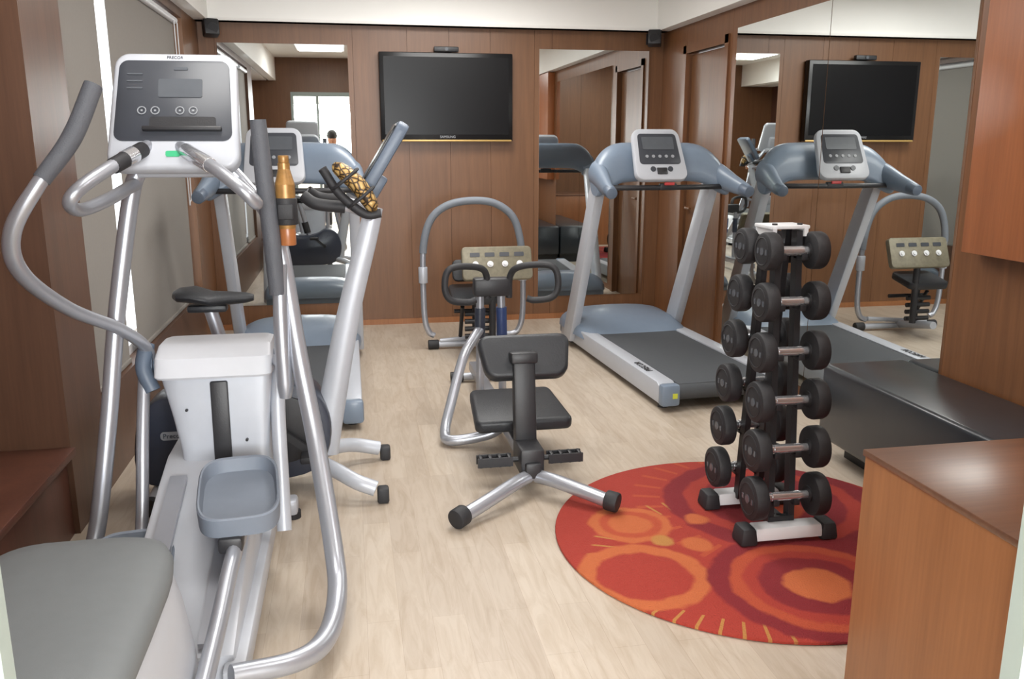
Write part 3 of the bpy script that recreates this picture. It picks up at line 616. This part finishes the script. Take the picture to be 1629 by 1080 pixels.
t.part('seat_pad',B().rbox((.93,6.1,.44),.34,.30,.06,.05,rot=(R(12),0,0),bev=.015),LEATHER)
t.part('back_pad',B().rbox((.93,6.2,.60),.28,.16,.05,.04,rot=(R(70),0,0),bev=.012),LEATHER)
b=B(); b.cyl((.95,6.1,.10),(.95,6.1,.42),.03).cyl((1.05,5.97,.12),(1.05,5.98,.62),.025).cyl((.8,6.2,.3),(1.12,6.2,.3),.015).cyl((.85,6.1,.35),(.85,6.25,.1),.015)
for k in range(4): b.cyl((.86,6.05,.14+.055*k),(1.06,6.05,.14+.055*k),.018)
t.part('support_post',b,BLACK)
# ---------------------------------------------------------------- dumbbell rack
CX=1.59; CYr=2.99
t=T('dumbbell_rack','tall black A-frame dumbbell rack with white feet on the rug','dumbbell rack',(CX,CYr,.013))
ZF=.014
def posty(z,s): return CYr+s*(.135-.095*(z-.05)/1.15)
for s in(-1,1):
    fy=CYr+s*.17
    t.part('foot_bar',B().box((CX+.01,fy,ZF+.04),(.28,.085,.05),bev=.008,taper=(.96,.8)),WHITEP)
    for sx in(-1,1): t.part('foot_end_cap',B().box((CX+.01+sx*.165,fy,ZF+.035),(.075,.10,.07),bev=.014,taper=(.75,.85)),RUBBER)
    for sx in(-1,1):
        x=CX+sx*.042
        b=B(); b.prism([(posty(.05,s)-.02,.06),(posty(.05,s)+.02,.06),(posty(1.2,s)+.02,1.19),(posty(1.2,s)-.02,1.19)],'X',x-.012,x+.012)
        for i in range(6):
            z=.19+.186*i; yy=posty(z,s)
            b.box((x,yy+s*.03,z-.028),(.024,.06,.014),bev=.003); b.box((x,yy+s*.062,z-.022),(.024,.006,.022),bev=.002)
        t.part('upright_post',b,BLACK)
t.part('cross_brace',B().bb(CX-.05,CX+.05,CYr-.155,CYr-.13,.08,.10).bb(CX-.05,CX+.05,CYr+.13,CYr+.155,.08,.10).bb(CX-.012,CX+.012,CYr-.14,CYr+.14,.08,.10),BLACK)
t.part('top_plate',B().box((CX,CYr,1.203),(.16,.13,.014),bev=.004).cyl((CX-.05,CYr-.04,1.208),(CX-.05,CYr-.04,1.216),.01,m=1).cyl((CX+.05,CYr-.04,1.208),(CX+.05,CYr-.04,1.216),.01,m=1).bb(CX-.07,CX-.055,CYr-.07,CYr+.07,1.17,1.2).bb(CX+.055,CX+.07,CYr-.07,CYr+.07,1.17,1.2),[WHITEP,BLACK])
def dumbbell(loc,r,hs):
    t=T('dumbbell','black round-headed dumbbell with chrome handle on the rack','dumbbell',loc,group='dumbbells on the rack',world=False)
    th=.056
    t.part('handle',B().cyl((-hs,0,0),(hs,0,0),.0155,n=20).cyl((-hs*.45,0,0),(hs*.45,0,0),.018,n=20),BRIGHT)
    for sx in(-1,1):
        b=B(); b.cyl((sx*(hs-th/2),0,0),(sx*(hs+th/2),0,0),r,n=36,bev=.012)
        b.cyl((sx*(hs-th/2-.006),0,0),(sx*(hs-th/2),0,0),r*.4,n=24)
        xo=sx*(hs+th/2)
        b.tube([(xo,r*.72*cos(a),r*.72*sin(a)) for a in [2*pi*j/28 for j in range(28)]],.0025,n=6,k=1,closed=True)
        ho=t.part('weight_head',b,RUBBER)
        q=B(); q.cyl((xo,0,0),(xo+sx*.002,0,0),r*.2,n=20)
        q.box((xo+sx*.001,r*.45,0),(.002,.012,.02)); q.box((xo+sx*.001,-r*.45,0),(.002,.012,.02))
        t.part('end_marking',q,LCD,parent=ho)
    return t.e
for i in range(6):
    z=.19+.186*i; f=i/5
    r=.084-.014*f; hs=.125-.033*f
    for k,s in enumerate((-1,1)):
        y=posty(z,s)+s*.044
        loc=(CX,y,z)
        if k==0: d0=dumbbell(loc,r,hs)
        else: copy_thing(d0,loc)
# ---------------------------------------------------------------- person in corridor (seen in the mirror)
def skin(name,V,E,Rr,m,parent,loc):
    me=bpy.data.meshes.new(name); me.from_pydata(V,E,[]); me.materials.append(m)
    o=bpy.data.objects.new(name,me); C.objects.link(o); o.parent=parent
    md=o.modifiers.new('Skin','SKIN'); md.use_smooth_shade=True
    for i,v in enumerate(me.skin_vertices[0].data): v.radius=(Rr[i],Rr[i]*.85); v.use_root=(i==0)
    s=o.modifiers.new('Sub','SUBSURF'); s.levels=2; s.render_levels=2
    return o
try:
    t=T('person','person with short black hair in dark shirt holding a camera','person',(-.25,-.6,0),world=False)
    V=[(0,0,.95),(0,0,1.15),(0,0,1.35),(0,0,1.47),(0,.02,1.56),(0,.02,1.64),
       (-.17,0,1.38),(-.22,.08,1.15),(-.08,.26,1.36),(.17,0,1.38),(.22,.08,1.15),(.08,.26,1.36),
       (-.1,0,.88),(-.11,.02,.5),(-.11,0,.09),(-.11,.12,.04),(.1,0,.88),(.11,.02,.5),(.11,0,.09),(.11,.12,.04)]
    E=[(0,1),(1,2),(2,3),(3,4),(4,5),(2,6),(6,7),(7,8),(2,9),(9,10),(10,11),(0,12),(12,13),(13,14),(14,15),(0,16),(16,17),(17,18),(18,19)]
    Rr=[.14,.13,.15,.06,.085,.09,.06,.045,.035,.06,.045,.035,.085,.06,.045,.035,.085,.06,.045,.035]
    bo=skin('body',V,E,Rr,SKIN,t.e,None)
    skin('shirt',[(0,0,.93),(0,0,1.15),(0,0,1.36),(-.17,0,1.38),(-.21,.06,1.2),(.17,0,1.38),(.21,.06,1.2)],[(0,1),(1,2),(2,3),(3,4),(2,5),(5,6)],[.16,.15,.165,.075,.065,.075,.065],SHIRT,t.e,None)
    skin('trousers',[(0,0,.95),(-.1,0,.86),(-.11,.02,.5),(-.11,0,.12),(.1,0,.86),(.11,.02,.5),(.11,0,.12)],[(0,1),(1,2),(2,3),(0,4),(4,5),(5,6)],[.155,.1,.075,.065,.1,.075,.065],TROUS,t.e,None)
    t.part('hair',B().sph((0,-.005,1.65),(.092,.105,.10)),HAIR)
    t.part('nose',B().sph((0,.118,1.58),(.014,.02,.022)),SKIN)
    t.part('camera_body',B().box((0,.27,1.42),(.13,.06,.09),bev=.01).cyl((0,.29,1.42),(0,.36,1.42),.035),BLACK)
except Exception as ex:
    print('person failed',ex)
# ---------------------------------------------------------------- world, camera
w=bpy.data.worlds.new('sky'); S.world=w; w.use_nodes=True
bg=w.node_tree.nodes['Background']; bg.inputs[0].default_value=(.93,.97,1,1); bg.inputs[1].default_value=2.0
cam=bpy.data.cameras.new('cam'); cam.sensor_width=36; cam.lens=36*1364/1629; cam.clip_start=.02
co=bpy.data.objects.new('camera',cam); C.objects.link(co); S.camera=co
co.location=(0,0,1.5); co.rotation_euler=(R(90-12.8),0,R(-10.6))
